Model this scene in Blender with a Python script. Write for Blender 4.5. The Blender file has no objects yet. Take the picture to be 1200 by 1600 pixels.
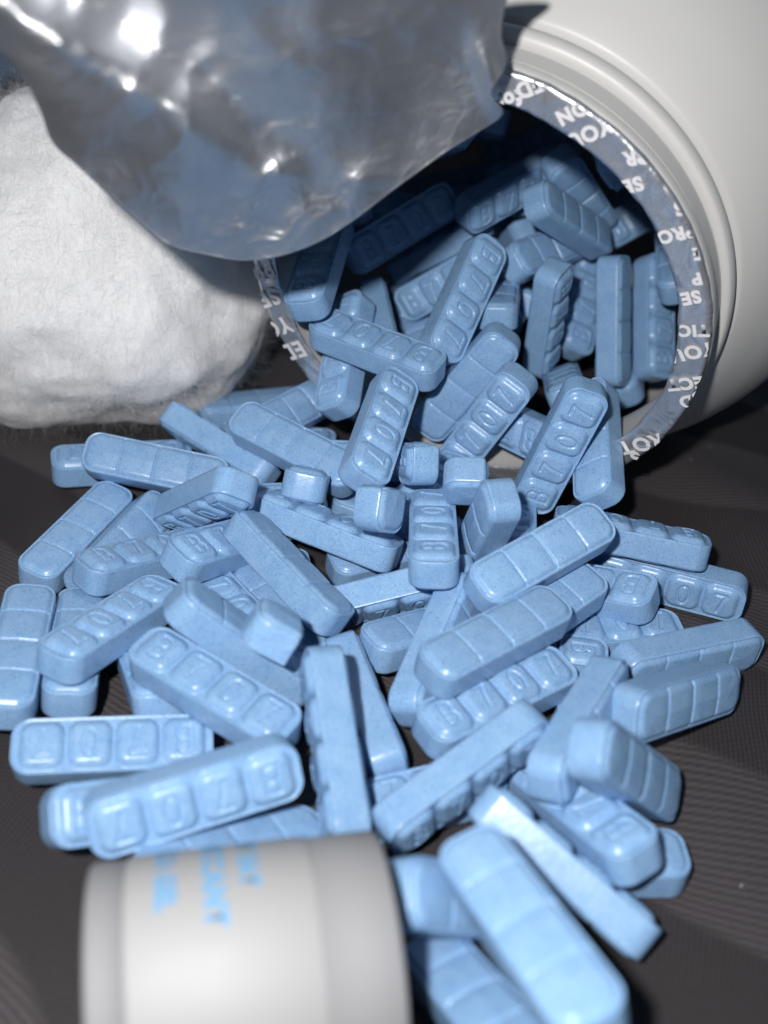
import bpy, bmesh, math, random
from mathutils import Matrix, Vector, noise
S = bpy.context.scene
COL = S.collection
rnd = random.Random(7)
# ---------------------------------------------------------------- camera, world, lamp, exposure (1 unit = 1 cm)
FPX = 1700.0
TH, CH, RO = math.radians(36.0), 6.9, math.radians(-3.5)
right0, down0, fwd = Vector((1,0,0)), Vector((0,-math.sin(TH),-math.cos(TH))), Vector((0,math.cos(TH),-math.sin(TH)))
cr, sr = math.cos(RO), math.sin(RO)
RIGHT, DOWN = cr*right0 + sr*down0, -sr*right0 + cr*down0
CAMP = Vector((0,0,CH))
cd = bpy.data.cameras.new('camera'); cam = bpy.data.objects.new('camera', cd); COL.objects.link(cam)
mw = Matrix.Identity(4)
for i, v in enumerate((RIGHT, -DOWN, -fwd)):
    for k in range(3): mw[k][i] = v[k]
mw.translation = CAMP; cam.matrix_world = mw
cd.sensor_fit = 'VERTICAL'; cd.sensor_height = 36.0; cd.lens = FPX/1600*36
cd.clip_start = .1; cd.clip_end = 300
cd.dof.use_dof = True; cd.dof.focus_distance = 10.3; cd.dof.aperture_fstop = .235
S.camera = cam
S.render.resolution_x, S.render.resolution_y = 768, 1024
S.view_settings.view_transform = 'Standard'; S.view_settings.look = 'None'; S.view_settings.exposure = 0; S.view_settings.gamma = 1
w = bpy.data.worlds.new('World'); S.world = w; w.use_nodes = True
w.node_tree.nodes['Background'].inputs[0].default_value = (.5,.7,1,1)
w.node_tree.nodes['Background'].inputs[1].default_value = .11
# the phone's flash: a small disc beside the lens, up and to the left
ld = bpy.data.lights.new('phone_flash', 'AREA'); ld.shape = 'DISK'; ld.size = .5; ld.energy = 1780; ld.color = (1,.99,.985)
lo = bpy.data.objects.new('phone_flash', ld); COL.objects.link(lo)
lo.location = CAMP - 1.3*RIGHT - 1.25*DOWN - 1.8*fwd
lo.rotation_euler = (Vector((.3,8.5,.5)) - lo.location).to_track_quat('-Z','Y').to_euler()
try:
    S.cycles.max_bounces = 6; S.cycles.diffuse_bounces = 4; S.cycles.glossy_bounces = 3; S.cycles.transmission_bounces = 3
    S.cycles.sample_clamp_indirect = 4; S.cycles.use_denoising = True
except Exception: pass
def ray(x, y): return (RIGHT*((x-600)/FPX) + DOWN*((y-800)/FPX) + fwd)
# ---------------------------------------------------------------- helpers
def mat(name, base, rough=.5, metal=0.0, spec=.5):
    m = bpy.data.materials.new(name); m.use_nodes = True
    b = m.node_tree.nodes['Principled BSDF']
    b.inputs['Base Color'].default_value = (*base, 1); b.inputs['Roughness'].default_value = rough
    b.inputs['Metallic'].default_value = metal; b.inputs['Specular IOR Level'].default_value = spec
    return m, m.node_tree, b
def nd(nt, t, **kw):
    n = nt.nodes.new(t)
    for k, v in kw.items():
        if k in n.inputs.keys(): n.inputs[k].default_value = v
        else: setattr(n, k, v)
    return n
def mesh(name, verts, faces, material, smooth=True):
    me = bpy.data.meshes.new(name); me.from_pydata(verts, [], faces); me.update()
    if smooth: me.polygons.foreach_set('use_smooth', [True]*len(me.polygons))
    if material: me.materials.append(material)
    return me
def obj(name, me, parent=None):
    o = bpy.data.objects.new(name, me); COL.objects.link(o)
    if parent: o.parent = parent
    return o
def tag(o, label=None, cat=None, group=None, kind=None):
    if label: o['label'] = label
    if cat: o['category'] = cat
    if group: o['group'] = group
    if kind: o['kind'] = kind
    return o
def sm(a, b, x):
    t = min(1, max(0, (x-a)/(b-a))); return t*t*(3-2*t)
# ---------------------------------------------------------------- materials
def tablet_material():
    m, nt, b = mat('blue_tablet', (.25,.42,.66), .42, 0, .45)
    tc = nd(nt,'ShaderNodeTexCoord'); oi = nd(nt,'ShaderNodeObjectInfo')
    off = nd(nt,'ShaderNodeVectorMath', operation='MULTIPLY_ADD'); 
    comb = nd(nt,'ShaderNodeCombineXYZ')
    for k in range(3): nt.links.new(oi.outputs['Random'], comb.inputs[k])
    off.inputs[1].default_value = (1,1,1); nt.links.new(tc.outputs['Object'], off.inputs[0])
    sc = nd(nt,'ShaderNodeVectorMath', operation='SCALE'); sc.inputs['Scale'].default_value = 37.0
    nt.links.new(comb.outputs[0], sc.inputs[0]); nt.links.new(sc.outputs[0], off.inputs[2])
    P = off.outputs[0]
    n1 = nd(nt,'ShaderNodeTexNoise', Scale=7.0, Detail=3.0); nt.links.new(P, n1.inputs['Vector'])
    n2 = nd(nt,'ShaderNodeTexNoise', Scale=64.0, Detail=3.0, Roughness=.7); nt.links.new(P, n2.inputs['Vector'])
    v = nd(nt,'ShaderNodeTexVoronoi', Scale=34.0); nt.links.new(P, v.inputs['Vector'])
    v2 = nd(nt,'ShaderNodeTexVoronoi', Scale=75.0); nt.links.new(P, v2.inputs['Vector'])
    r1 = nd(nt,'ShaderNodeValToRGB'); r1.color_ramp.elements[0].position=.3; r1.color_ramp.elements[1].position=.7
    r1.color_ramp.elements[0].color=(.212,.372,.59,1); r1.color_ramp.elements[1].color=(.258,.422,.63,1)
    nt.links.new(n1.outputs['Fac'], r1.inputs[0])
    r2 = nd(nt,'ShaderNodeValToRGB'); r2.color_ramp.elements[0].position=.3; r2.color_ramp.elements[1].position=.72
    r2.color_ramp.elements[0].color=(.74,.80,.90,1); r2.color_ramp.elements[1].color=(1.2,1.16,1.09,1)
    nt.links.new(n2.outputs['Fac'], r2.inputs[0])
    mx = nd(nt,'ShaderNodeMix', data_type='RGBA', blend_type='MULTIPLY'); mx.inputs['Factor'].default_value = 1
    nt.links.new(r1.outputs[0], mx.inputs[6]); nt.links.new(r2.outputs[0], mx.inputs[7])
    # dark blue dye specks: cells whose random value is high, near the cell centre
    def speck(vn, rad, cut, src, fac):
        lt = nd(nt,'ShaderNodeMath', operation='LESS_THAN'); lt.inputs[1].default_value = rad; nt.links.new(vn.outputs['Distance'], lt.inputs[0])
        sx = nd(nt,'ShaderNodeSeparateColor'); nt.links.new(vn.outputs['Color'], sx.inputs[0])
        gt = nd(nt,'ShaderNodeMath', operation='GREATER_THAN'); gt.inputs[1].default_value = cut; nt.links.new(sx.outputs[0], gt.inputs[0])
        mu = nd(nt,'ShaderNodeMath', operation='MULTIPLY'); nt.links.new(lt.outputs[0], mu.inputs[0]); nt.links.new(gt.outputs[0], mu.inputs[1])
        m3 = nd(nt,'ShaderNodeMath', operation='MULTIPLY'); m3.inputs[1].default_value = fac; nt.links.new(mu.outputs[0], m3.inputs[0])
        mm = nd(nt,'ShaderNodeMix', data_type='RGBA'); mm.inputs[7].default_value = (.045,.10,.28,1)
        nt.links.new(m3.outputs[0], mm.inputs['Factor']); nt.links.new(src, mm.inputs[6]); return mm.outputs[2]
    c = speck(v, .20, .74, mx.outputs[2], .7); c = speck(v2, .28, .55, c, .5)
    hs = nd(nt,'ShaderNodeHueSaturation'); mr = nd(nt,'ShaderNodeMapRange'); mr.inputs[3].default_value=.93; mr.inputs[4].default_value=1.06
    nt.links.new(oi.outputs['Random'], mr.inputs[0]); nt.links.new(mr.outputs[0], hs.inputs['Value']); nt.links.new(c, hs.inputs['Color'])
    nt.links.new(hs.outputs[0], b.inputs['Base Color'])
    rr = nd(nt,'ShaderNodeMapRange'); rr.inputs[3].default_value=.22; rr.inputs[4].default_value=.38
    nt.links.new(n1.outputs['Fac'], rr.inputs[0]); nt.links.new(rr.outputs[0], b.inputs['Roughness'])
    b1 = nd(nt,'ShaderNodeBump', Strength=.2, Distance=.004); nt.links.new(n2.outputs['Fac'], b1.inputs['Height'])
    n3 = nd(nt,'ShaderNodeTexNoise', Scale=22.0, Detail=2.0); nt.links.new(P, n3.inputs['Vector'])
    b2 = nd(nt,'ShaderNodeBump', Strength=.16, Distance=.010); nt.links.new(n3.outputs['Fac'], b2.inputs['Height']); nt.links.new(b1.outputs[0], b2.inputs['Normal'])
    nt.links.new(b2.outputs[0], b.inputs['Normal'])
    return m
M_TAB = tablet_material()
def plastic(name, base, rough, bump=.0):
    m, nt, b = mat(name, base, rough, 0, .5)
    n = nd(nt,'ShaderNodeTexNoise', Scale=4.0, Detail=6.0, Roughness=.65)
    tc = nd(nt,'ShaderNodeTexCoord'); nt.links.new(tc.outputs['Object'], n.inputs['Vector'])
    r = nd(nt,'ShaderNodeMapRange'); r.inputs[3].default_value=rough-.08; r.inputs[4].default_value=rough+.1
    nt.links.new(n.outputs['Fac'], r.inputs[0]); nt.links.new(r.outputs[0], b.inputs['Roughness'])
    n2 = nd(nt,'ShaderNodeTexNoise', Scale=60.0, Detail=3.0); nt.links.new(tc.outputs['Object'], n2.inputs['Vector'])
    bp = nd(nt,'ShaderNodeBump', Strength=.12, Distance=.01); nt.links.new(n2.outputs['Fac'], bp.inputs['Height']); nt.links.new(bp.outputs[0], b.inputs['Normal'])
    return m
M_BOT = plastic('white_bottle_plastic', (.53,.52,.50), .42)
M_CAN = plastic('white_canister_plastic', (.32,.318,.317), .6)
M_CAP = plastic('grey_canister_plastic', (.225,.225,.232), .7)
def foil(name, base, rough, bs, scale, metal, web):
    m, nt, b = mat(name, base, rough, metal, .5)
    tc = nd(nt,'ShaderNodeTexCoord')
    n = nd(nt,'ShaderNodeTexNoise', Scale=scale, Detail=5.0, Roughness=.6); nt.links.new(tc.outputs['Object'], n.inputs['Vector'])
    mus = nd(nt,'ShaderNodeTexNoise', Scale=scale*.45, Detail=2.0, Distortion=1.2); nt.links.new(tc.outputs['Object'], mus.inputs['Vector'])
    r = nd(nt,'ShaderNodeMapRange'); r.inputs[3].default_value=rough-.12; r.inputs[4].default_value=rough+.16
    nt.links.new(n.outputs['Fac'], r.inputs[0]); nt.links.new(r.outputs[0], b.inputs['Roughness'])
    f = nd(nt,'ShaderNodeTexNoise', Scale=90.0, Detail=3.0); nt.links.new(tc.outputs['Object'], f.inputs['Vector'])
    b1 = nd(nt,'ShaderNodeBump', Strength=bs, Distance=.05); nt.links.new(mus.outputs['Fac'], b1.inputs['Height'])
    vo = nd(nt,'ShaderNodeTexVoronoi', Scale=scale*2.6); vo.feature = 'DISTANCE_TO_EDGE'
    wv = nd(nt,'ShaderNodeTexNoise', Scale=scale*2, Detail=3.0); nt.links.new(tc.outputs['Object'], wv.inputs['Vector'])
    ad = nd(nt,'ShaderNodeVectorMath', operation='MULTIPLY_ADD'); ad.inputs[1].default_value = (.5,.5,.5); nt.links.new(wv.outputs['Color'], ad.inputs[0]); nt.links.new(tc.outputs['Object'], ad.inputs[2]); nt.links.new(ad.outputs[0], vo.inputs['Vector'])
    pw = nd(nt,'ShaderNodeMath', operation='MINIMUM'); pw.inputs[1].default_value = .16; nt.links.new(vo.outputs['Distance'], pw.inputs[0])
    b3 = nd(nt,'ShaderNodeBump', Strength=web, Distance=.10); nt.links.new(pw.outputs[0], b3.inputs['Height']); nt.links.new(b1.outputs[0], b3.inputs['Normal'])
    b2 = nd(nt,'ShaderNodeBump', Strength=.3, Distance=.006); nt.links.new(f.outputs['Fac'], b2.inputs['Height']); nt.links.new(b3.outputs[0], b2.inputs['Normal'])
    nt.links.new(b2.outputs[0], b.inputs['Normal'])
    return m
M_FLAP = foil('satin_foil', (.56,.57,.59), .46, .3, 1.6, .95, .13)
M_RING = foil('crinkled_foil', (.60,.61,.64), .27, .9, 5.0, .8, .04)
M_INK = mat('pale_print', (.66,.645,.65), .6)[0]
M_BLUE = mat('blue_print', (.13,.33,.55), .6)[0]
def cotton_mat():
    m, nt, b = mat('cotton', (.84,.835,.835), .95, 0, .1)
    b.inputs['Subsurface Weight'].default_value = .35; b.inputs['Subsurface Radius'].default_value = (.5,.5,.5); b.inputs['Subsurface Scale'].default_value = .35
    tc = nd(nt,'ShaderNodeTexCoord'); mp = nd(nt,'ShaderNodeMapping'); mp.inputs['Scale'].default_value = (1,1,.35); mp.inputs['Rotation'].default_value = (.3,.5,0)
    nt.links.new(tc.outputs['Object'], mp.inputs[0])
    n = nd(nt,'ShaderNodeTexNoise', Scale=9.0, Detail=9.0, Roughness=.72, Distortion=.9); nt.links.new(mp.outputs[0], n.inputs['Vector'])
    bp = nd(nt,'ShaderNodeBump', Strength=.6, Distance=.06); nt.links.new(n.outputs['Fac'], bp.inputs['Height']); nt.links.new(bp.outputs[0], b.inputs['Normal'])
    return m
M_COT = cotton_mat()
M_FIB = mat('cotton_fibre', (.84,.835,.835), 1.0, 0, 0.0)[0]
def cloth_mat():
    m, nt, b = mat('brown_striped_cloth', (.05,.042,.042), .6, 0, .35)
    uv = nd(nt,'ShaderNodeUVMap'); uv.uv_map = 'UVMap'
    sx = nd(nt,'ShaderNodeSeparateXYZ'); nt.links.new(uv.outputs[0], sx.inputs[0])
    # broad satin stripes across v
    st = nd(nt,'ShaderNodeMath', operation='MULTIPLY'); st.inputs[1].default_value = 2*math.pi/1.5; nt.links.new(sx.outputs[1], st.inputs[0])
    si = nd(nt,'ShaderNodeMath', operation='SINE'); nt.links.new(st.outputs[0], si.inputs[0])
    msk = nd(nt,'ShaderNodeMapRange'); msk.inputs[1].default_value=-.12; msk.inputs[2].default_value=.12; nt.links.new(si.outputs[0], msk.inputs[0])
    def wave(ax, ay, freq):
        a = nd(nt,'ShaderNodeMath', operation='MULTIPLY'); a.inputs[1].default_value = ax*freq; nt.links.new(sx.outputs[0], a.inputs[0])
        c = nd(nt,'ShaderNodeMath', operation='MULTIPLY_ADD'); c.inputs[1].default_value = ay*freq; nt.links.new(sx.outputs[1], c.inputs[0]); nt.links.new(a.outputs[0], c.inputs[2])
        s = nd(nt,'ShaderNodeMath', operation='SINE'); nt.links.new(c.outputs[0], s.inputs[0]); return s.outputs[0]
    wa = wave(.85,.53,2*math.pi/.034); wb = wave(-.15,1.0,2*math.pi/.038)
    mixw = nd(nt,'ShaderNodeMix'); nt.links.new(msk.outputs[0], mixw.inputs[0]); nt.links.new(wa, mixw.inputs[2]); nt.links.new(wb, mixw.inputs[3])
    wc = wave(.5,-.86,2*math.pi/.034)
    mn = nd(nt,'ShaderNodeMath', operation='MULTIPLY_ADD'); mn.inputs[1].default_value=.4; nt.links.new(wc, mn.inputs[0]); nt.links.new(mixw.outputs[0], mn.inputs[2])
    ns = nd(nt,'ShaderNodeTexNoise', Scale=24.0, Detail=6.0, Roughness=.7); nt.links.new(uv.outputs[0], ns.inputs['Vector'])
    hh = nd(nt,'ShaderNodeMath', operation='MULTIPLY_ADD'); hh.inputs[1].default_value=2.4; nt.links.new(ns.outputs['Fac'], hh.inputs[0]); nt.links.new(mn.outputs[0], hh.inputs[2])
    bp = nd(nt,'ShaderNodeBump', Strength=.24, Distance=.007); nt.links.new(hh.outputs[0], bp.inputs['Height']); nt.links.new(bp.outputs[0], b.inputs['Normal'])
    cr1 = nd(nt,'ShaderNodeValToRGB'); cr1.color_ramp.elements[0].position=.1; cr1.color_ramp.elements[1].position=.95
    cr1.color_ramp.elements[0].color=(.031,.027,.0285,1); cr1.color_ramp.elements[1].color=(.064,.056,.058,1)
    mr = nd(nt,'ShaderNodeMapRange'); mr.inputs[1].default_value=-.9; mr.inputs[2].default_value=3.3; nt.links.new(hh.outputs[0], mr.inputs[0]); nt.links.new(mr.outputs[0], cr1.inputs[0])
    tone = nd(nt,'ShaderNodeMapRange'); tone.inputs[3].default_value=.68; tone.inputs[4].default_value=1.32; nt.links.new(msk.outputs[0], tone.inputs[0])
    hs = nd(nt,'ShaderNodeHueSaturation'); nt.links.new(cr1.outputs[0], hs.inputs['Color']); nt.links.new(tone.outputs[0], hs.inputs['Value'])
    # stray lint
    lv = nd(nt,'ShaderNodeTexVoronoi', Scale=5.0); nt.links.new(uv.outputs[0], lv.inputs['Vector'])
    l1 = nd(nt,'ShaderNodeMath', operation='LESS_THAN'); l1.inputs[1].default_value=.05; nt.links.new(lv.outputs['Distance'], l1.inputs[0])
    lc = nd(nt,'ShaderNodeSeparateColor'); nt.links.new(lv.outputs['Color'], lc.inputs[0])
    l2 = nd(nt,'ShaderNodeMath', operation='GREATER_THAN'); l2.inputs[1].default_value=.72; nt.links.new(lc.outputs[0], l2.inputs[0])
    l3 = nd(nt,'ShaderNodeMath', operation='MULTIPLY'); nt.links.new(l1.outputs[0], l3.inputs[0]); nt.links.new(l2.outputs[0], l3.inputs[1])
    lm_ = nd(nt,'ShaderNodeMix', data_type='RGBA'); lm_.inputs[7].default_value=(.22,.22,.24,1)
    nt.links.new(l3.outputs[0], lm_.inputs['Factor']); nt.links.new(hs.outputs[0], lm_.inputs[6])
    nt.links.new(lm_.outputs[2], b.inputs['Base Color'])
    rg = nd(nt,'ShaderNodeMapRange'); rg.inputs[3].default_value=.68; rg.inputs[4].default_value=.5; nt.links.new(msk.outputs[0], rg.inputs[0]); nt.links.new(rg.outputs[0], b.inputs['Roughness'])
    return m
M_CLOTH = cloth_mat()
# ---------------------------------------------------------------- the cloth
FC = Vector((-10.93,15.32))
def build_cloth():
    V, F, UV = [], [], []
    nx, ny = 190, 200
    for j in range(ny+1):
        for i in range(nx+1):
            x = -9 + 20*i/nx; y = -1.5 + 27*j/ny
            z = -.03 + .05*noise.noise(Vector((x*.35,y*.35,2)))
            # soft folds away from the heap
            out = sm(2.7, 4.5, x) + sm(3.2, 4.6, -x)
            z += out*.30*noise.noise(Vector((x*.5+y*.35, (y*.6-x*.2)*.55, 7))) - .04*out
            d = Vector((x,y)) - FC; r = d.length; a = math.atan2(d.y, d.x)
            V.append((x,y,z)); UV.append((r + .1*noise.noise(Vector((x*.8,y*.8,4))), a*9.0 + .22*noise.noise(Vector((x*.45,y*.45,9)))))
    for j in range(ny):
        for i in range(nx):
            a = j*(nx+1)+i; F.append((a,a+1,a+nx+2,a+nx+1))
    me = mesh('cloth', V, F, M_CLOTH)
    ul = me.uv_layers.new(name='UVMap')
    for l in me.loops: ul.data[l.index].uv = UV[l.vertex_index]
    tag(obj('cloth', me), 'dark brown cloth with woven satin stripes under the tablets', None, None, 'structure')
build_cloth()
# ---------------------------------------------------------------- the bottle
RC, AZ, EL = Vector((0.645,9.690,2.406)), math.radians(-22.0), math.radians(-10.6)
ROUT, RIN = 2.345, 2.054
NR = Vector((math.sin(AZ)*math.cos(EL), -math.cos(AZ)*math.cos(EL), math.sin(EL)))
UR = Vector((0,0,1)).cross(NR).normalized(); VR = NR.cross(UR)
BM = Matrix.Identity(4)
for k in range(3): BM[k][0], BM[k][1], BM[k][2], BM[k][3] = UR[k], VR[k], NR[k], RC[k]   # local z points out of the mouth
def lathe(prof, n=160, closed=False):
    V, F = [], []
    for s, r in prof:
        for k in range(n):
            a = 2*math.pi*k/n; V.append((r*math.cos(a), r*math.sin(a), s))
    m = len(prof)
    for j in range(m-1 + (1 if closed else 0)):
        for k in range(n):
            a, b = j*n+k, j*n+(k+1)%n; j2 = (j+1) % m
            c, d = j2*n+(k+1)%n, j2*n+k
            F.append((a,b,c,d))
    return V, F
bottle = obj('pill_bottle', None); bottle.matrix_world = BM
tag(bottle, 'large white plastic pill bottle lying tipped over with its mouth open', 'bottle')
def smooth_path(pts, n=6):
    out = []
    for i in range(len(pts)-1):
        p0 = pts[max(i-1,0)]; p1 = pts[i]; p2 = pts[i+1]; p3 = pts[min(i+2,len(pts)-1)]
        for k in range(n):
            t = k/n
            out.append(tuple(.5*((2*p1[c]) + (-p0[c]+p2[c])*t + (2*p0[c]-5*p1[c]+4*p2[c]-p3[c])*t*t + (-p0[c]+3*p1[c]-3*p2[c]+p3[c])*t**3) for c in (0,1)))
    out.append(pts[-1]); return out
R0 = ROUT
outer = [(-.02,RIN+.06),(-.012,RIN+.10),(-.012,R0-.06),(-.025,R0-.012),(-.06,R0+.005),(-.13,R0+.008),(-.155,R0-.01),(-.17,R0-.13),(-.205,R0-.14),(-.225,R0-.035),
         (-.25,R0-.03),(-.45,R0-.03),(-.46,R0-.035),(-.475,R0-.13),(-.505,R0-.13),(-.52,R0+.01),(-.56,R0+.055),(-.63,R0+.07),(-.69,R0+.05),(-.70,R0+.0),(-.72,R0-.10),(-.75,R0-.10),(-.77,R0+.05),(-.82,R0+.13),(-1.05,R0+.33),(-1.45,R0+.62),(-2.0,R0+.9),(-2.8,R0+1.1),(-3.8,R0+1.17),(-9,R0+1.17),(-9.6,R0+1.0),(-9.8,R0+.6),(-9.8,.02)]
inner = [(-9.68,.02),(-9.68,R0+.5),(-9.4,R0+.9),(-8.9,R0+1.05),(-3.8,R0+1.05),(-2.8,R0+.98),(-2.0,R0+.78),(-1.45,R0+.48),(-1.05,R0+.15),(-.8,RIN+.16),(-.2,RIN+.10),(-.05,RIN+.07)]
prof = smooth_path(outer,5) + smooth_path(inner,4)
V, F = lathe(prof, 180, True)
obj('body', mesh('body', V, F, M_BOT), bottle)
# what is left of the foil seal, stuck on the lip
def build_ring():
    V, F = [], []
    n, m = 360, 10
    for k in range(n):
        a = 2*math.pi*k/n
        p = Vector((math.cos(a)*3, math.sin(a)*3, 0))
        ri = RIN + .02*noise.noise(p*1.3) + .012*noise.noise(p*5)
        ro = ROUT + .012*noise.noise(p*4+Vector((9,0,0)))
        for j in range(m):
            t = j/(m-1); r = ri + (ro-ri)*t
            z = .004 + .012*(noise.noise(Vector((math.cos(a)*8, math.sin(a)*8, t*1.5))) + .6*noise.noise(Vector((math.cos(a)*20, math.sin(a)*20, t*3))))
            z += .008
            if j == m-1: z -= .03
            if j == 0: z -= .006
            V.append((r*math.cos(a), r*math.sin(a), z))
    for k in range(n):
        for j in range(m-1):
            a = k*m+j; b = ((k+1)%n)*m+j
            F.append((a,b,b+1,a+1))
    o = obj('seal_ring', mesh('seal_ring', V, F, M_RING), bottle)
    sol = o.modifiers.new('thickness','SOLIDIFY'); sol.thickness = .006; sol.offset = 1
    o['label'] = 'torn rim of printed foil seal stuck on the bottle lip'
    return o
ring = build_ring()
def text_mesh(txt, size):
    cu = bpy.data.curves.new('print', 'FONT'); cu.body = txt; cu.size = size; cu.align_x = 'CENTER'; cu.align_y = 'CENTER'; cu.resolution_u = 4; cu.offset = .009
    cu.space_character = 1.12
    t = bpy.data.objects.new('print', cu); COL.objects.link(t)
    dg = bpy.context.evaluated_depsgraph_get()
    me = bpy.data.meshes.new_from_object(t.evaluated_get(dg)); bpy.data.objects.remove(t)
    return me
for txt, u, v, du, dv, size in [('ED', 0.511, 2.223, -0.104, -0.059, 0.178), ('for', 0.34, 2.089, -0.108, -0.051, 0.174), ('ON', 0.882, 2.079, -0.141, -0.1, 0.168), ('YOU', 1.032, 1.921, -0.202, -0.136, 0.177), ('PR', 1.44, 1.794, -0.131, -0.047, 0.161), ('SE', 1.448, 1.553, -0.13, -0.073, 0.167), ('S', 1.854, 1.429, -0.098, -0.044, 0.161), ('PRO', 1.867, 1.195, -0.181, -0.09, 0.159), ('E', 2.073, 1.059, -0.101, -0.036, 0.155), ('P', 2.106, 0.816, -0.102, -0.044, 0.159), ('SE', 2.091, 0.624, -0.113, -0.056, 0.163), ('TIO', 2.161, 0.292, -0.163, -0.045, 0.164), ('YOU', 2.195, 0.063, -0.213, -0.119, 0.191), ('TECT', 2.254, -0.27, -0.256, -0.109, 0.175), ('ED', 2.289, -0.465, -0.12, -0.069, 0.18), ('ROT', 1.909, -1.14, -0.214, -0.143, 0.222), ('S', 1.892, -1.335, -0.116, -0.111, 0.216), ('PR', -2.222, -0.16, -0.163, -0.086, 0.256), ('SE', -2.184, -0.482, -0.166, -0.091, 0.263), ('YO', -2.124, -0.844, -0.169, -0.097, 0.27), ('ED', -1.964, -1.115, -0.169, -0.101, 0.273)]:
    me = text_mesh(txt, size); me.materials.clear(); me.materials.append(M_INK)
    ex = Vector((du,dv,0)).normalized(); ey = Vector((-ex.y, ex.x, 0))
    for vv in me.vertices:
        p = Vector((u,v,0)) + ex*vv.co.x + ey*vv.co.y
        rr = p.length; lim = ROUT - .01
        if rr > lim: p *= lim/rr
        if rr < RIN+.015: p *= (RIN+.015)/rr
        a = math.atan2(p.y,p.x)
        vv.co = Vector((p.x,p.y,.034 + .010*noise.noise(Vector((math.cos(a)*8, math.sin(a)*8, .7)))))
    o = obj('lettering', me, ring)
# ---------------------------------------------------------------- the peeled flap of the seal
def build_flap():
    sheet = [6.8383, -1.2927, 2.5547, 1.5455, -0.3748, -0.1721, -0.3193]   # sheet curvature
    outline = [(820, -60), (795, -10), (784, 50), (792, 95), (776, 128), (768, 150), (786, 178), (745, 208), (700, 236), (655, 268), (615, 297), (575, 328), (545, 350), (510, 372), (470, 390), (425, 403), (375, 407), (320, 398), (262, 382), (215, 345), (165, 300), (120, 258), (82, 222), (62, 170), (30, 110), (-20, 60), (-70, 0), (-70, -60), (100, -80), (350, -80), (600, -80)]
    # a gently curved sheet: its distance along the fitted view's rays -> world points
    def depth(x, y):
        x /= 400.; y /= 400.
        return sum(k*t for k, t in zip(sheet, (1, x, y, x*x, x*y, y*y, x*x*x)))
    n, m = len(outline), 90
    # dense outline
    pts = []
    for i in range(n):
        p0, p1, p2, p3 = (outline[(i+k-1) % n] for k in range(4))
        for k in range(12):
            t = k/12
            pts.append(tuple(.5*((2*p1[c]) + (-p0[c]+p2[c])*t + (2*p0[c]-5*p1[c]+4*p2[c]-p3[c])*t*t + (-p0[c]+3*p1[c]-3*p2[c]+p3[c])*t**3) for c in (0,1)))
    cx, cy = 360, 150
    V, F = [], []
    N = len(pts)
    def crease(x, y):
        p = Vector((x/230., y/230., 3.3))
        h = .16*noise.noise(p*1.0) + .05*(1-abs(noise.noise(p*1.9+Vector((4,0,0))))*2.2) + .018*noise.noise(p*6)
        # one strong fold running from the upper left to the lower middle, and small dents near the lower edge
        d = ((x-60)*.50 - (y-60)*.86)
        h += .42*math.exp(-(d/62)**2)*sm(520,260,x)
        h += -.34*math.exp(-((d-95)/50)**2)*sm(430,200,x)
        for bx, by, br, bh in ((448,275,26,.10),(565,290,26,.09),(300,285,60,.12),(255,60,45,.16),(690,110,60,-.08),(385,215,70,-.10),(520,150,80,.08)):
            h += 1.1*bh*math.exp(-((x-bx)**2+(y-by)**2)/(br*br))
        # sharp little wrinkles, strongest along the lower edge and the left side
        k = .35 + .65*sm(170, 330, y - .12*abs(x-380)) + .5*sm(260, 60, x)
        q = Vector((x/95., y/70., 1.7)) + .5*Vector((noise.noise(Vector((x/60.,y/60.,0))), noise.noise(Vector((x/60.,y/60.,5))), 0))
        h += .72*k*(.085*(.5-abs(noise.noise(q))) + .042*(.5-abs(noise.noise(q*2.3+Vector((3,7,1))))) + .020*(.5-abs(noise.noise(q*5.1))) + .010*(.5-abs(noise.noise(q*11))))
        h += .16*math.exp(-(((x-762)*.96-(y-100)*.28)/17)**2)*sm(40,110,y)*sm(215,150,y)
        return h
    for j in range(m+1):
        t = (j/m)**.8
        for x, y in pts:
            X, Y = cx + (x-cx)*t, cy + (y-cy)*t
            edge = sm(.8, 1.0, t)
            P = CAMP + ray(X, Y)*(depth(X,Y) - crease(X,Y)*(1-.35*edge) - .008*sm(.985,1.0,t))
            V.append(tuple(P))
    for j in range(m):
        for k in range(N):
            a, b = j*N+k, j*N+(k+1)%N
            F.append((a,b,b+N,a+N))
    me = mesh('seal_flap', V, F, M_FLAP)
    inv = BM.inverted(); me.transform(inv)
    o = obj('seal_flap', me, bottle)
    s = o.modifiers.new('thickness','SOLIDIFY'); s.thickness = .006; s.offset = 0
    o['label'] = 'crumpled silver foil seal peeled open in front of the mouth'
build_flap()
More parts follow.
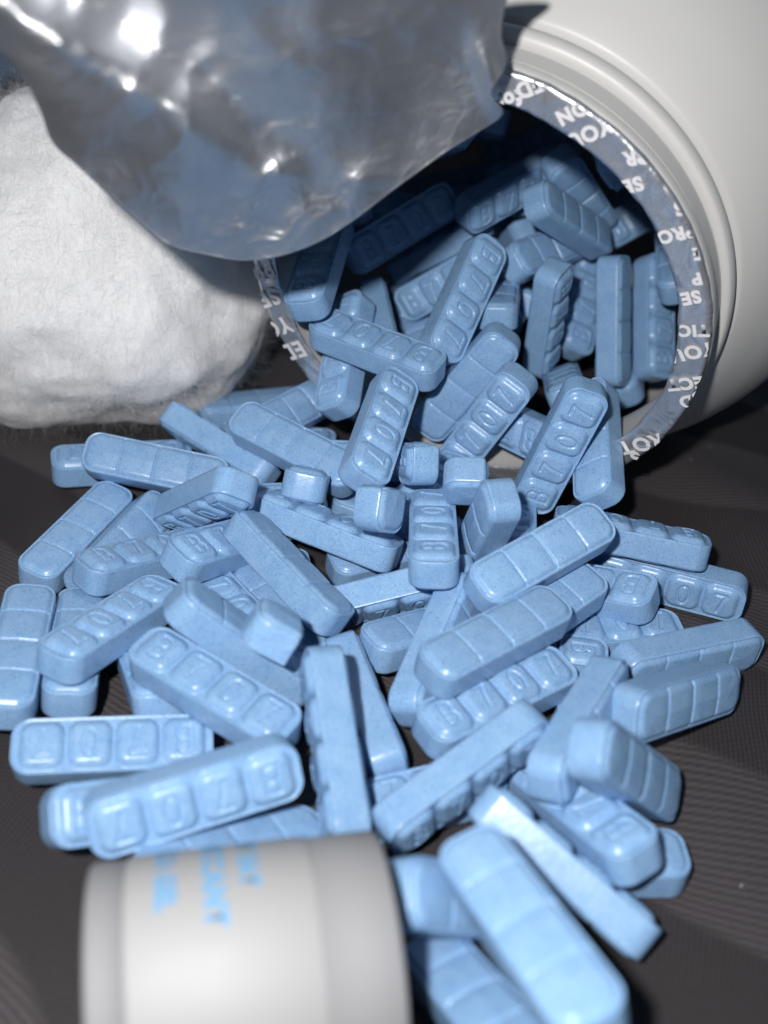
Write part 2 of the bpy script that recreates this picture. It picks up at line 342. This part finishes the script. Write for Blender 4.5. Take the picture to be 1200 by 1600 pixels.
# ---------------------------------------------------------------- the cotton
def build_cotton():
    C0 = Vector((-3.60,11.75,1.62)); RX = Vector((2.20,1.75,1.95))
    bm = bmesh.new(); bmesh.ops.create_icosphere(bm, subdivisions=6, radius=1)
    for v in bm.verts:
        d = v.co.normalized()
        k = 1 + .13*noise.noise(d*1.8+Vector((3,1,0))) + .06*noise.noise(d*3.7) + .016*noise.noise(d*9) + .008*noise.noise(d*21)
        p = Vector((d.x*RX.x, d.y*RX.y, d.z*RX.z))*k
        if p.z < -C0.z + .05: p.z = -C0.z + .05
        v.co = p
    me = bpy.data.meshes.new('cotton_wad'); bm.to_mesh(me); 
    me.polygons.foreach_set('use_smooth', [True]*len(me.polygons)); me.materials.append(M_COT)
    root = obj('cotton_wad', me); root.location = C0
    tag(root, 'fluffy white cotton wad behind the tablets at the left', 'cotton')
    # loose fibres: thin curved ribbons standing out of the surface
    pts = [(v.co.copy(), v.normal.copy()) for v in bm.verts]
    V, F, NN = [], [], []
    r = random.Random(3)
    for i in range(75000):
        p, n = pts[r.randrange(len(pts))]
        w0 = p + C0
        if w0.y > C0.y + 1.2: continue
        t = Vector((r.gauss(0,1),r.gauss(0,1),r.gauss(0,1))); t = (t - n*t.dot(n)).normalized()
        flow = Vector((.5,-.2,-.8)); flow = (flow - n*flow.dot(n))
        t = (t*1.0 + flow*.35).normalized()
        L = r.uniform(.12,.55); lift = r.uniform(.0,.07)*(4.5 if r.random()<.22 else .7)
        side = n.cross(t)*r.uniform(.0005,.001)
        p = p - n*.02 + Vector((r.gauss(0,.02),r.gauss(0,.02),r.gauss(0,.02)))
        b = len(V); bend = t.cross(n)*r.gauss(0,.16)
        for k in range(4):
            s = k/3
            q = p + t*L*s + n*(lift*math.sin(s*2.2)) + bend*s*s
            if q.z < -C0.z+.02: q.z = -C0.z+.02
            ww = side*(1-.6*s); V.append(q-ww); V.append(q+ww); NN += [n, n]
        for k in range(3): F.append((b+2*k+2,b+2*k+3,b+2*k+1,b+2*k))
    bm.free()
    mf = mesh('cotton_fibres', V, F, M_FIB); mf.normals_split_custom_set_from_vertices([tuple(n) for n in NN])
    o = obj('cotton_fibres', mf, root); o['kind'] = 'stuff'
build_cotton()
# ---------------------------------------------------------------- the desiccant canister
def build_canister():
    c = obj('desiccant_canister', None)
    ax = Vector((1.000,0.220,0.000)).normalized(); cen = Vector((-0.660,3.600,0.820)); L, r = 1.72, 0.75
    up = Vector((0,0,1)); e2 = (up - ax*up.dot(ax)).normalized(); e1 = e2.cross(ax)
    M = Matrix.Identity(4)
    for k in range(3): M[k][0], M[k][1], M[k][2], M[k][3] = e1[k], e2[k], ax[k], cen[k]
    c.matrix_world = M
    tag(c, 'small white desiccant canister with blue print lying in the foreground', 'canister')
    h = L/2; s1 = -h + .13*L; s2 = h - .255*L
    p = [(s1-.02,r-.03),(s1,r-.012),(s1+.02,r),(s2-.02,r),(s2,r-.012),(s2+.02,r-.03)]
    V, F = lathe(p, 120); obj('label_band', mesh('label_band', V, F, M_CAN), c)
    p = [(-h,.01),(-h,r-.05),(-h+.006,r-.025),(-h+.03,r-.012),(s1-.012,r-.012),(s1-.003,r-.03)]
    V, F = lathe(p, 120); obj('end_cap', mesh('end_cap', V, F, M_CAP), c)
    p = [(s2+.003,r-.03),(s2+.012,r-.012),(h-.03,r-.012),(h-.006,r-.025),(h,r-.05),(h,.01)]
    V, F = lathe(p, 120); obj('end_cap', mesh('end_cap', V, F, M_CAP), c)
    for txt, s, a0, size in [('DO NOT EAT', 0.05, 1.48, 0.15), ('DESICCANT', -0.15, 1.77, 0.17), ('SILICA GEL', -0.42, 1.6, 0.15)]:
        me = text_mesh(txt, size); me.materials.clear(); me.materials.append(M_BLUE)
        mx = max(v.co.x for v in me.vertices)
        for v in me.vertices:
            a = a0 + (v.co.x - mx)/r      # the line ends at angle a0 and runs down round the side
            z = s + v.co.y
            v.co = Vector((math.cos(a)*(r+.004), math.sin(a)*(r+.004), z))
        obj('print', me, c)
build_canister()
# ---------------------------------------------------------------- the tablets
TL, TW, TT = 1.5, .44, .255
LET = {'B': [[(-.5,-1),(-.5,1),(.1,1),(.42,.8),(.45,.5),(.38,.2),(.05,.04),(-.5,.04)],[(.05,.04),(.45,-.12),(.55,-.5),(.45,-.85),(.1,-1),(-.5,-1)]],
       '7': [[(-.52,1),(.52,1),(.2,.4),(-.12,-1)]],
       '0': [[(0.55*math.cos(a*math.pi/8), 1.0*math.sin(a*math.pi/8)) for a in range(17)]]}
SEG = []
for k, ch in enumerate('B707'):
    for pl in LET[ch]:
        q = [((k-1.5)*.352 + x*.098, y*.102) for x, y in pl]
        SEG += list(zip(q[:-1], q[1:]))
def segd(px, py, a, b):
    ax, ay = a; bx, by = b; dx, dy = bx-ax, by-ay
    t = ((px-ax)*dx + (py-ay)*dy)/(dx*dx+dy*dy); t = min(1,max(0,t))
    return math.hypot(px-ax-t*dx, py-ay-t*dy)
def edge_in(x, y, L, W, r):      # distance inside a rounded rectangle (negative outside)
    qx, qy = abs(x)-(L/2-r), abs(y)-(W/2-r)
    return r - (math.hypot(max(qx,0),max(qy,0)) + min(max(qx,qy),0))
def front_h(x, y):
    h = -.008*sm(.008,.02,edge_in(x,y,TL,TW,.14))
    for k in range(4):
        cx = (k-1.5)*.352
        d = edge_in(x-cx, y, .338, .375, .10)
        if d > 0:
            t = min(1, d/.065); h = max(h, .046*(1-(1-t)**2.2) + .010*min(1,d/.18) - .008)
    if h > .02:
        d = min(segd(x,y,a,b) for a, b in SEG)
        h -= .014*(1-sm(.006,.018,d)); h += .002*math.exp(-((d-.026)/.010)**2)
    return h
def back_h(x, y):
    d = edge_in(x, y, TL-.05, TW-.05, .125)
    h = 0
    if d > 0:
        t = min(1, d/.05); h = .032*(1-(1-t)**2) + .014*min(1,d/.2)
        for k, dep in ((-1,.016),(0,.026),(1,.016)):
            e = abs(x-k*.362); h -= dep*max(0,1-e/.016)
            h -= (.004 if k else .008)*math.exp(-(e/.06)**2)
    else: h = .006*sm(-.006,-.02,d)
    return h
def make_tablet(name, x0=-TL/2, x1=TL/2, seed=0):
    V, F = [], []
    r = .14
    full = x1 > TL/2-.01
    n = int((x1-x0)/.0078); m = 56
    xs = []
    for i in range(n+1): xs.append(x0 + (x1-x0)*i/n)
    extra = [-TL/2 + r*(1-math.cos(k*math.pi/2/14)) for k in range(1,14)]
    xs = sorted(set([x for x in xs if x > -TL/2+r and (not full or x < TL/2-r)] + extra + [-TL/2, -TL/2+r] + ([-e for e in extra]+[TL/2,TL/2-r] if full else [x1])))
    def hw(x):
        q = abs(x) - (TL/2-r)
        return TW/2 if q <= 0 else TW/2 - r + math.sqrt(max(0, r*r-q*q))
    bev = .016
    def rag(x, y):   # broken end: uneven
        return 0 if full else .02*noise.noise(Vector((y*9,seed*3.1,1)))*sm(x1-.06,x1,x)
    # front rows then back rows
    def grid(fn, sgn, mm, step):
        base = len(V); X = [x for i, x in enumerate(xs) if step == 1 or i % step == 0 or i == len(xs)-1 or abs(x) > TL/2-r-.001]
        for x in X:
            w = hw(x)
            for j in range(mm+1):
                y = (2*j/mm-1)*(w-bev*.5)
                xx = x*(1-bev*.5/(TL/2))
                V.append((xx + rag(x,y), y, sgn*(TT/2 + fn(x,y))))
        for i in range(len(X)-1):
            for j in range(mm):
                a = base+i*(mm+1)+j; q = (a, a+mm+1, a+mm+2, a+1)
                F.append(q if sgn > 0 else q[::-1])
        L = [base+i*(mm+1) for i in range(len(X))]                                 # y- side
        L += [base+(len(X)-1)*(mm+1)+j for j in range(1,mm+1)]
        L += [base+i*(mm+1)+mm for i in range(len(X)-2,-1,-1)]
        L += [base+j for j in range(mm-1,0,-1)]
        return L
    Lf = grid(front_h, 1, m, 1)
    # skirt: the band of the tablet, from the front rim down to the back rim
    def skirt(loop, zs, outs):
        prev = loop
        for z, o in zip(zs, outs):
            cur = []
            for i in loop:
                x, y, _ = V[i]
                nx, ny = max(0,abs(x)-(TL/2-r))*(1 if x>0 else -1), max(0,abs(y)-(TW/2-r))*(1 if y>0 else -1)
                if not full and x > x1-.03: nx = .0
                l = math.hypot(nx,ny) or 1
                cur.append(len(V)); V.append((x+nx/l*o, y+ny/l*o, z))
            for k in range(len(loop)):
                a, b = prev[k], prev[(k+1)%len(loop)]; c, d = cur[(k+1)%len(loop)], cur[k]
                F.append((b,a,d,c))
            prev = cur
        return prev
    h = TT/2
    last = skirt(Lf, [h-.003,h-.014,h-.03,0,-h+.03,-h+.014,-h+.003,-h], [.004,.006,.007,.008,.007,.006,.004,0])
    Lb_base = len(V)
    # back face: rows over the same xs and the same rim, closed onto the skirt's last ring
    m2 = 56
    Lb = grid(back_h, -1, m2, 1)
    for k in range(len(last)):
        a, b = last[k], last[(k+1)%len(last)]; c, d = Lb[(k+1)%len(Lb)], Lb[k]
        F.append((b,a,d,c))
    cx = 0 if full else (x0+x1)/2
    if not full:      # the broken end is worn round
        W2 = []
        for x, y, z in V:
            e = max(0, (x-(x1-.06))/.06); k = 1-.20*(1-math.sqrt(max(0,1-min(1,e)**2))) if e > 0 else 1
            n0 = (noise.noise(Vector((y*7, z*9, seed*2.3+x*3)))*.012 + noise.noise(Vector((y*19, z*21, x*15)))*.014)*sm(x1-.10,x1,x)
            W2.append((x - (abs(y)/TW+abs(z)/TT)*.02*min(1,e) + n0, y*k + n0, z*k))
        V = [(x-cx,y,z) for x,y,z in W2]
    return mesh(name, V, F, M_TAB)
ME_TAB = make_tablet('tablet')
ME_PIECE = make_tablet('tablet_piece', -TL/2, -TL/2+.41, 1)
for x, y, z, qw, qx, qy, qz, L, lab, grp in [
(-2.881,9.829,0.204,0.1546,-0.0395,0.0318,-0.9867,1.50,'lettered blue tablet half hidden under the scored one just below the cotton wad','blue bar tablets'),
(-2.375,9.299,0.530,0.3206,-0.9443,0.0478,0.0575,1.50,'scored blue tablet lying across another just below the cotton wad','blue bar tablets'),
(-3.025,8.503,0.195,0.0859,-0.8147,-0.5726,0.0313,1.50,'scored blue tablet lying flat and diagonal on bare cloth, upper far left of the heap','blue bar tablets'),
(-2.535,8.339,0.232,0.3231,-0.7373,-0.5421,0.2410,1.50,'scored blue tablet wedged beside the flat diagonal one at far left, its near end covered','blue bar tablets'),
(-2.188,7.967,0.391,0.9079,-0.0572,0.1214,0.3971,1.50,'lettered blue tablet, B end forward, below the tilted edge-up one at left','blue bar tablets'),
(-1.731,8.438,0.766,0.4385,0.7707,-0.4280,0.1747,1.50,'blue tablet tipped up on edge over the scored one just below the cotton','blue bar tablets'),
(-1.440,8.103,0.506,0.8808,0.0475,0.1983,0.4273,1.50,'blue tablet, B end forward, its right end under the long sloping tablet at left','blue bar tablets'),
(-0.838,7.571,0.678,0.1934,-0.3524,-0.8871,0.2269,1.50,'long blue tablet sloping down right on its edge across the left heap','blue bar tablets'),
(-2.237,6.835,0.559,0.5245,-0.0803,-0.0462,-0.8464,1.50,'upside-down B707 tablet rising rightward over two scored ones at far left','blue bar tablets'),
(-2.974,6.562,0.445,0.0422,-0.6523,-0.7551,0.0511,1.50,'scored blue tablet cut off by the left edge of the photo','blue bar tablets'),
(-2.578,6.797,0.299,0.0052,-0.6395,-0.7643,0.0829,1.50,'scored blue tablet mostly under the rising upside-down B707 at far left','blue bar tablets'),
(-1.236,5.989,0.711,0.9642,0.0477,0.0396,-0.2580,1.50,'blue tablet reading B707 from upper left to lower right, left of centre','blue bar tablets'),
(-1.957,5.617,0.420,0.0911,-0.0593,0.1884,-0.9761,1.50,'blue tablet lying level with upside-down B707, lowest but two at the left','blue bar tablets'),
(-1.195,4.922,0.811,0.1904,-0.0834,0.5231,-0.8265,1.50,'blurred blue tablet with upside-down lettering slanting just above the canister','blue bar tablets'),
(-1.573,5.068,0.460,0.9116,0.2964,0.2218,0.1789,1.50,'blurred blue tablet poking out at left from under the slanting one above the canister','blue bar tablets'),
(-0.914,4.741,0.358,0.0485,0.9380,0.3109,-0.1457,1.50,'blurred blue tablet lying right behind the top of the white canister','blue bar tablets'),
(-0.270,5.532,0.721,0.5576,-0.2811,-0.6115,0.4859,1.50,'blue tablet standing on edge and pointing down at the right end of the canister','blue bar tablets'),
(0.533,6.854,0.530,0.5043,-0.6358,-0.5325,0.2406,1.50,'blue tablet on edge running under the large scored one at the centre of the heap','blue bar tablets'),
(0.976,6.661,0.829,0.0683,-0.9354,-0.3448,0.0386,1.50,'large scored blue tablet on top of the pile right of centre, above an upright B707','blue bar tablets'),
(1.007,6.304,0.489,0.9467,0.0734,0.0327,0.3120,1.50,'blue tablet reading B707 upright, directly below the large scored one right of centre','blue bar tablets'),
(1.623,5.908,0.671,0.5107,-0.6871,-0.3983,0.3292,1.50,'blue tablet on edge dropping steeply to the lower left, right of the upright B707','blue bar tablets'),
(1.886,5.386,0.779,0.2895,-0.8357,-0.0552,0.4635,1.50,'scored blue tablet tipped on its side with blunt end forward, at lower right','blue bar tablets'),
(2.500,6.436,0.508,0.4823,-0.7993,-0.1909,0.3035,1.50,'scored blue tablet on its long edge at right, lower of the side-by-side two','blue bar tablets'),
(2.774,7.212,0.277,0.6910,-0.6912,-0.1200,0.1743,1.50,'blue tablet lying on its edge farthest right, above the scored one on its long edge','blue bar tablets'),
(2.816,8.345,0.222,0.7024,0.6941,-0.1107,-0.1120,1.50,'blue tablet reading B707 that leans on the cloth at the far right of the heap','blue bar tablets'),
(1.404,7.263,0.569,0.0888,-0.9286,-0.3600,-0.0165,1.50,'scored blue tablet end showing between the two large scored ones right of centre','blue bar tablets'),
(1.397,7.562,1.016,0.2167,-0.9200,-0.3263,0.0115,1.50,'large scored blue tablet slanting up right, below the tablets at the bottle lip','blue bar tablets'),
(2.095,9.340,1.135,0.1703,0.6962,0.5916,0.3692,1.50,'scored blue tablet leaning out over the right side of the bottle lip','blue bar tablets'),
(1.677,9.107,1.202,0.5730,0.5539,-0.4437,0.4099,1.50,'blue tablet reading B707 up its length, leaning against the scored one on the lip','blue bar tablets'),
(1.004,9.806,1.014,0.6521,0.5173,-0.5019,0.2352,1.50,'blue tablet reading B707 up rightward beside a parallel scored one at the mouth','blue bar tablets'),
(0.779,10.206,1.240,0.5839,-0.6460,-0.2930,-0.3948,1.50,'scored blue tablet sliding out of the middle of the bottle mouth','blue bar tablets'),
(-0.088,8.963,1.371,0.6300,-0.1016,0.2860,-0.7148,1.50,'blue tablet reading B707 downward, B uppermost, just in front of the mouth','blue bar tablets'),
(-0.179,10.090,1.641,0.2299,0.0180,-0.1074,0.9671,1.50,'lettered blue tablet seen from its side across the lower left of the mouth','blue bar tablets'),
(-0.947,9.412,0.791,0.2214,-0.9412,0.2549,0.0132,1.50,'scored blue tablet sloping down right toward the broken pieces, left of the mouth','blue bar tablets'),
(-1.574,11.241,0.159,0.0026,0.9835,0.1802,-0.0144,1.50,'blue tablet lying flat on the cloth right beside the cotton wad','blue bar tablets'),
(-1.819,9.864,0.477,0.8618,-0.4121,0.1893,-0.2273,1.50,'narrow blue tablet on edge pointing at the cotton wad','blue bar tablets'),
(-0.539,8.375,0.565,0.9663,-0.1690,0.0779,-0.1777,1.50,'blue tablet seen from its long side, lettered top tilted back, below the broken pieces','blue bar tablets'),
(0.457,7.911,0.917,0.7024,-0.0787,0.0451,0.7060,1.50,'blue tablet with B end nearest, pointing up at the broken pieces in the centre','blue bar tablets'),
(0.939,8.145,0.779,0.6532,0.0440,0.7188,0.2340,1.50,'blue tablet propped steeply with a diamond-shaped scored face, right of centre','blue bar tablets'),
(1.584,5.283,0.414,0.4846,-0.1928,0.0191,0.8530,1.50,'blue tablet with its B at the lower right end, near bottom right','blue bar tablets'),
(1.398,4.736,0.481,0.8732,-0.3650,0.2607,-0.1905,1.50,'blue tablet on edge with its narrow side toward the camera, in the bottom right foreground','blue bar tablets'),
(0.955,3.616,1.396,0.1314,0.5181,0.8446,0.0298,1.50,'large blurred scored blue tablet in the foreground right of the canister','blue bar tablets'),
(0.769,3.653,0.490,0.2333,0.5049,0.8279,-0.0731,1.50,'blurred scored blue tablet cut off by the bottom edge, beside the canister','blue bar tablets'),
(-0.831,10.772,2.256,0.7509,0.0124,-0.2049,0.6277,1.50,'lettered blue tablet with B at its lower end against the left wall of the mouth','blue bar tablets'),
(-0.006,12.004,2.202,0.8084,0.4721,0.0038,0.3515,1.50,'blue tablet with B at its left end just under the edge of the foil flap','blue bar tablets'),
(0.686,14.269,1.595,0.7100,0.6489,-0.2734,0.0090,1.50,'lettered blue tablet in the mouth behind the B end under the foil flap','blue bar tablets'),
(0.735,13.875,2.056,0.7691,-0.5770,-0.0322,-0.2729,1.50,'scored blue tablet half in the shadow of the foil flap','blue bar tablets'),
(1.260,12.464,2.582,0.5924,0.7345,0.1214,0.3080,1.50,'lettered blue tablet sloping up right, high in the middle of the mouth','blue bar tablets'),
(1.595,14.302,2.469,0.7590,0.5024,-0.4055,-0.0839,1.50,'lettered blue tablet highest in the mouth, in the shadow of the foil','blue bar tablets'),
(2.078,12.686,2.511,0.6646,-0.5596,0.1154,0.4814,1.50,'scored blue tablet sloping down right near the top right of the mouth','blue bar tablets'),
(1.892,11.990,2.411,0.2977,-0.8606,-0.1852,0.3694,1.50,'blue tablet with its rounded end to the left, upper right in the mouth','blue bar tablets'),
(3.035,13.614,1.928,0.8477,0.3965,0.0437,0.3498,1.50,'blue tablet with its B end to the lower left, against the upper right seal rim','blue bar tablets'),
(3.173,15.533,1.319,0.9015,0.2637,-0.0644,0.3369,1.50,'blue tablet just behind the B end against the upper right seal rim','blue bar tablets'),
(1.689,12.036,2.017,0.3181,-0.8416,-0.3928,0.1901,1.50,'scored blue tablet pointing left in the middle right of the mouth','blue bar tablets'),
(0.697,10.680,1.979,0.5750,0.0173,0.4693,-0.6700,1.50,'blue tablet reading B707 downward in the middle of the mouth','blue bar tablets'),
(0.606,11.960,1.631,0.7057,0.5878,-0.3870,0.0815,1.50,'blue tablet with a clear B at its left end, in the middle of the mouth','blue bar tablets'),
(0.471,12.899,1.617,0.9290,-0.0520,-0.3065,-0.2006,1.50,'blue tablet on edge with a bright glint, left of the middle of the mouth','blue bar tablets'),
(1.691,11.196,1.562,0.6628,0.2776,0.6875,-0.1048,1.50,'blue tablet standing nearly upright, leftmost of the four upright ones at right in the mouth','blue bar tablets'),
(2.233,12.321,1.300,0.6518,0.3881,-0.0578,0.6490,1.50,'blue tablet, B lowest, second of the upright ones at right in the mouth','blue bar tablets'),
(2.521,11.606,1.394,0.5931,-0.3178,-0.7384,-0.0456,1.50,'smooth-edged blue tablet standing upright on its side in the right of the mouth','blue bar tablets'),
(3.070,11.967,1.304,0.5292,0.4444,-0.1215,0.7125,1.50,'lettered blue tablet standing upright nearest the right seal rim','blue bar tablets'),
(3.199,12.091,2.047,0.0456,0.7386,0.6432,0.1967,1.50,'blue tablet end half hidden by the right seal rim','blue bar tablets'),
(2.829,12.099,0.638,0.1359,0.7209,0.6327,0.2481,1.50,'scored blue tablet end under the upright ones at the lower right of the mouth','blue bar tablets'),
(-0.786,8.757,0.807,0.6971,-0.1294,0.2283,0.6672,0.40,'broken blue tablet piece with its rounded end forward, leftmost of the pieces by the mouth','broken tablet pieces'),
(-0.352,9.286,0.185,0.0709,-0.7738,-0.6250,0.0746,0.42,'broken blue tablet piece, second from the left of the pieces in front of the mouth','broken tablet pieces'),
(-0.044,7.896,1.190,0.6015,-0.4214,-0.6785,0.0159,0.40,'narrow broken blue tablet piece standing just above the B end tablet in the centre','broken tablet pieces'),
(0.299,8.816,1.096,0.6946,-0.0582,-0.6529,0.2966,0.42,'broken blue tablet piece beside the lower end of the downward B707','broken tablet pieces'),
(0.735,8.336,1.250,0.8340,-0.5496,-0.0144,-0.0462,0.42,'broken blue tablet piece, rightmost of the pieces in front of the mouth','broken tablet pieces'),
(-1.952,6.675,0.306,0.0958,0.5437,0.8312,-0.0659,1.50,'blue tablet nearly hidden in the gap left of the sloping upright-read B707','blue bar tablets'),
(0.521,7.351,0.249,0.0266,0.9520,0.2965,-0.0718,1.50,'blue tablet pointing away with its blunt end forward, at the centre of the heap','blue bar tablets'),
(0.168,7.672,0.419,0.4960,0.8550,0.0168,0.1507,1.50,'blue tablet on edge in the dark gap at the centre, bright narrow side up','blue bar tablets'),
(-1.080,6.556,0.704,0.1030,0.9237,0.0654,-0.3631,1.50,'scored blue tablet leaning just above the B707 that slopes lower right','blue bar tablets'),
(-0.810,6.266,1.148,0.1443,0.9545,0.0189,-0.2604,0.42,'short broken blue tablet resting on the leaning scored one left of centre','broken tablet pieces'),
(-1.352,7.422,0.306,0.8890,-0.0122,-0.0454,-0.4556,1.50,'blue tablet showing only its 0 in a gap below the long sloping tablet','blue bar tablets'),
(-0.978,10.541,0.626,0.2530,-0.8385,-0.4441,0.1890,1.50,'scored blue tablet lying under another in front of the left bottle rim','blue bar tablets'),
(-0.521,10.476,1.353,0.7283,-0.0694,-0.3880,0.5606,1.50,'lettered blue tablet coming down over the left bottle rim','blue bar tablets'),
(-0.164,11.084,1.387,0.4593,-0.4452,-0.6278,0.4435,1.50,'blue tablet on edge deep behind the one lying across the lower left of the mouth','blue bar tablets'),
(0.704,5.409,0.597,0.5988,0.7270,0.1416,0.3048,1.50,'blue tablet on edge sloping up right with lettered cushions facing down, right of the canister','blue bar tablets'),
(2.384,8.431,0.648,0.0783,0.0388,0.1512,0.9846,1.50,'lettered blue tablet seen from its side, right of the upper large scored one','blue bar tablets'),
(2.082,7.558,0.138,0.9971,-0.0028,-0.0001,0.0757,1.50,'lettered blue tablet end poking out under the rotated B at right','blue bar tablets'),
(1.883,7.988,0.352,0.2284,-0.1370,-0.0659,0.9616,1.50,'blue tablet showing only its rotated B end before the leaning B707 at right','blue bar tablets'),
(1.646,5.052,0.137,0.0005,0.9994,0.0339,-0.0001,1.50,'blue tablet on the cloth partly under the one with B at lower right','blue bar tablets'),
(0.175,8.572,0.188,0.1066,-0.9673,-0.2291,0.0202,1.50,'scored blue tablet lying under the long-side one at the centre','blue bar tablets'),
(-0.063,6.375,0.263,0.3731,-0.4401,-0.6388,0.5090,1.50,'blue tablet sloping down to the right beside the edge-standing one above the canister','blue bar tablets'),
(0.698,4.284,0.671,0.2080,-0.8924,-0.1216,0.3815,1.50,'blurred blue tablet between the canister and the large foreground tablet','blue bar tablets'),
(0.356,5.512,0.140,0.9830,0.0065,0.0012,0.1833,1.50,'lettered blue tablet low in the gap under the on-edge one right of the canister','blue bar tablets'),
(1.264,10.017,0.883,0.3096,-0.3318,-0.5142,0.7277,1.50,'lettered blue tablet in shadow between two B707 tablets just in front of the mouth','blue bar tablets'),
(0.251,12.383,0.865,0.0380,0.6122,0.7684,0.1827,1.50,'scored blue tablet deep behind the clear B end tablet in the mouth','blue bar tablets'),
(-1.335,8.941,0.350,0.2007,-0.9771,0.0017,-0.0709,1.50,'blue tablet barely showing under the leftmost broken piece by the mouth','blue bar tablets'),
(-0.828,7.485,0.190,0.0102,-0.4304,-0.9025,-0.0087,1.50,'blue tablet showing just beside the one with only its 0 visible','blue bar tablets'),
(1.283,8.507,0.500,0.7344,-0.0886,0.0322,0.6721,1.50,'blue tablet low in shadow between the diamond-faced one and the large scored one','blue bar tablets'),
(-1.341,10.336,0.240,0.0206,-0.0173,0.0050,-0.9996,1.50,'blue tablet showing behind the scored one that slopes toward the broken pieces','blue bar tablets'),
(-0.243,9.657,0.500,0.0356,0.0459,-0.9357,-0.3479,1.50,'blue tablet barely showing left of the lower end of the downward B707','blue bar tablets'),
(1.786,6.628,0.190,0.6641,0.0014,-0.0052,-0.7477,1.50,'blue tablet end in the gap between the upright B707 and the rotated B end','blue bar tablets'),
(-0.741,7.625,0.190,0.0138,0.6040,0.7967,0.0166,1.50,'blue tablet barely showing right of the long sloping tablet at left','blue bar tablets'),
(0.972,11.197,1.134,0.1876,-0.8490,-0.4927,-0.0364,1.50,'blue tablet deep between the downward B707 and the upright ones in the mouth','blue bar tablets'),
(0.445,9.183,0.531,0.5191,-0.0123,-0.0329,-0.8540,1.50,'blue tablet showing between the broken pieces and the central B end tablet','blue bar tablets'),
(1.339,12.186,1.365,0.1609,0.0989,0.1627,0.9684,1.50,'blue tablet deep between the downward B707 and the upright ones in the mouth','blue bar tablets'),
(0.421,12.374,3.195,0.3781,0.6648,-0.6407,-0.0679,1.50,'blue tablet in deep shadow along the lower edge of the foil flap','blue bar tablets'),
(-0.309,12.621,3.010,0.4755,-0.2487,-0.2920,-0.7917,1.50,'blue tablet in deep shadow along the lower edge of the foil flap','blue bar tablets'),
(1.405,13.139,1.557,0.5315,-0.3515,0.1436,0.7572,1.50,'blue tablet buried among the sloping ones at the upper middle of the mouth','blue bar tablets'),
(1.133,13.387,1.874,0.9265,-0.2059,0.2151,0.2299,1.50,'blue tablet buried among the sloping ones at the upper middle of the mouth','blue bar tablets'),
(1.159,11.409,1.692,0.0123,0.6688,-0.7398,0.0725,1.50,'blue tablet deep between the downward B707 and the upright ones in the mouth','blue bar tablets'),
(0.981,13.193,3.074,0.6366,-0.2119,-0.0708,-0.7381,1.50,'blue tablet in deep shadow along the lower edge of the foil flap','blue bar tablets'),
(1.337,13.003,2.238,0.0316,0.2577,-0.9452,0.1978,1.50,'blue tablet buried among the sloping ones at the upper middle of the mouth','blue bar tablets'),
(-0.112,12.777,2.181,0.8858,-0.2805,0.0700,0.3629,1.50,'blue tablet in deep shadow along the lower edge of the foil flap','blue bar tablets'),
(2.415,12.736,2.868,0.3341,0.5726,-0.7103,-0.2365,1.50,'blue tablet tucked behind the upper right of the printed seal rim','blue bar tablets'),
(2.213,12.120,3.343,0.0470,-0.7255,0.6860,-0.0292,1.50,'blue tablet tucked behind the upper right of the printed seal rim','blue bar tablets'),
(-0.558,11.961,2.406,0.3671,0.6682,0.5899,-0.2660,1.50,'blue tablet in deep shadow along the lower edge of the foil flap','blue bar tablets'),
(1.615,13.164,2.552,0.3554,-0.0032,-0.0852,-0.9308,1.50,'blue tablet buried among the sloping ones at the upper middle of the mouth','blue bar tablets'),
(1.944,10.731,0.968,0.6824,-0.2925,-0.0323,0.6691,1.50,'blue tablet showing behind the top of the B707 that leans on the lip','blue bar tablets'),
]:
    o = obj('tablet' if L > 1 else 'broken_tablet', ME_TAB if L > 1 else ME_PIECE)
    o.rotation_mode = 'QUATERNION'; o.location = (x,y,z); o.rotation_quaternion = (qw,qx,qy,qz)
    tag(o, lab, 'tablet' if L > 1 else 'broken tablet', grp)
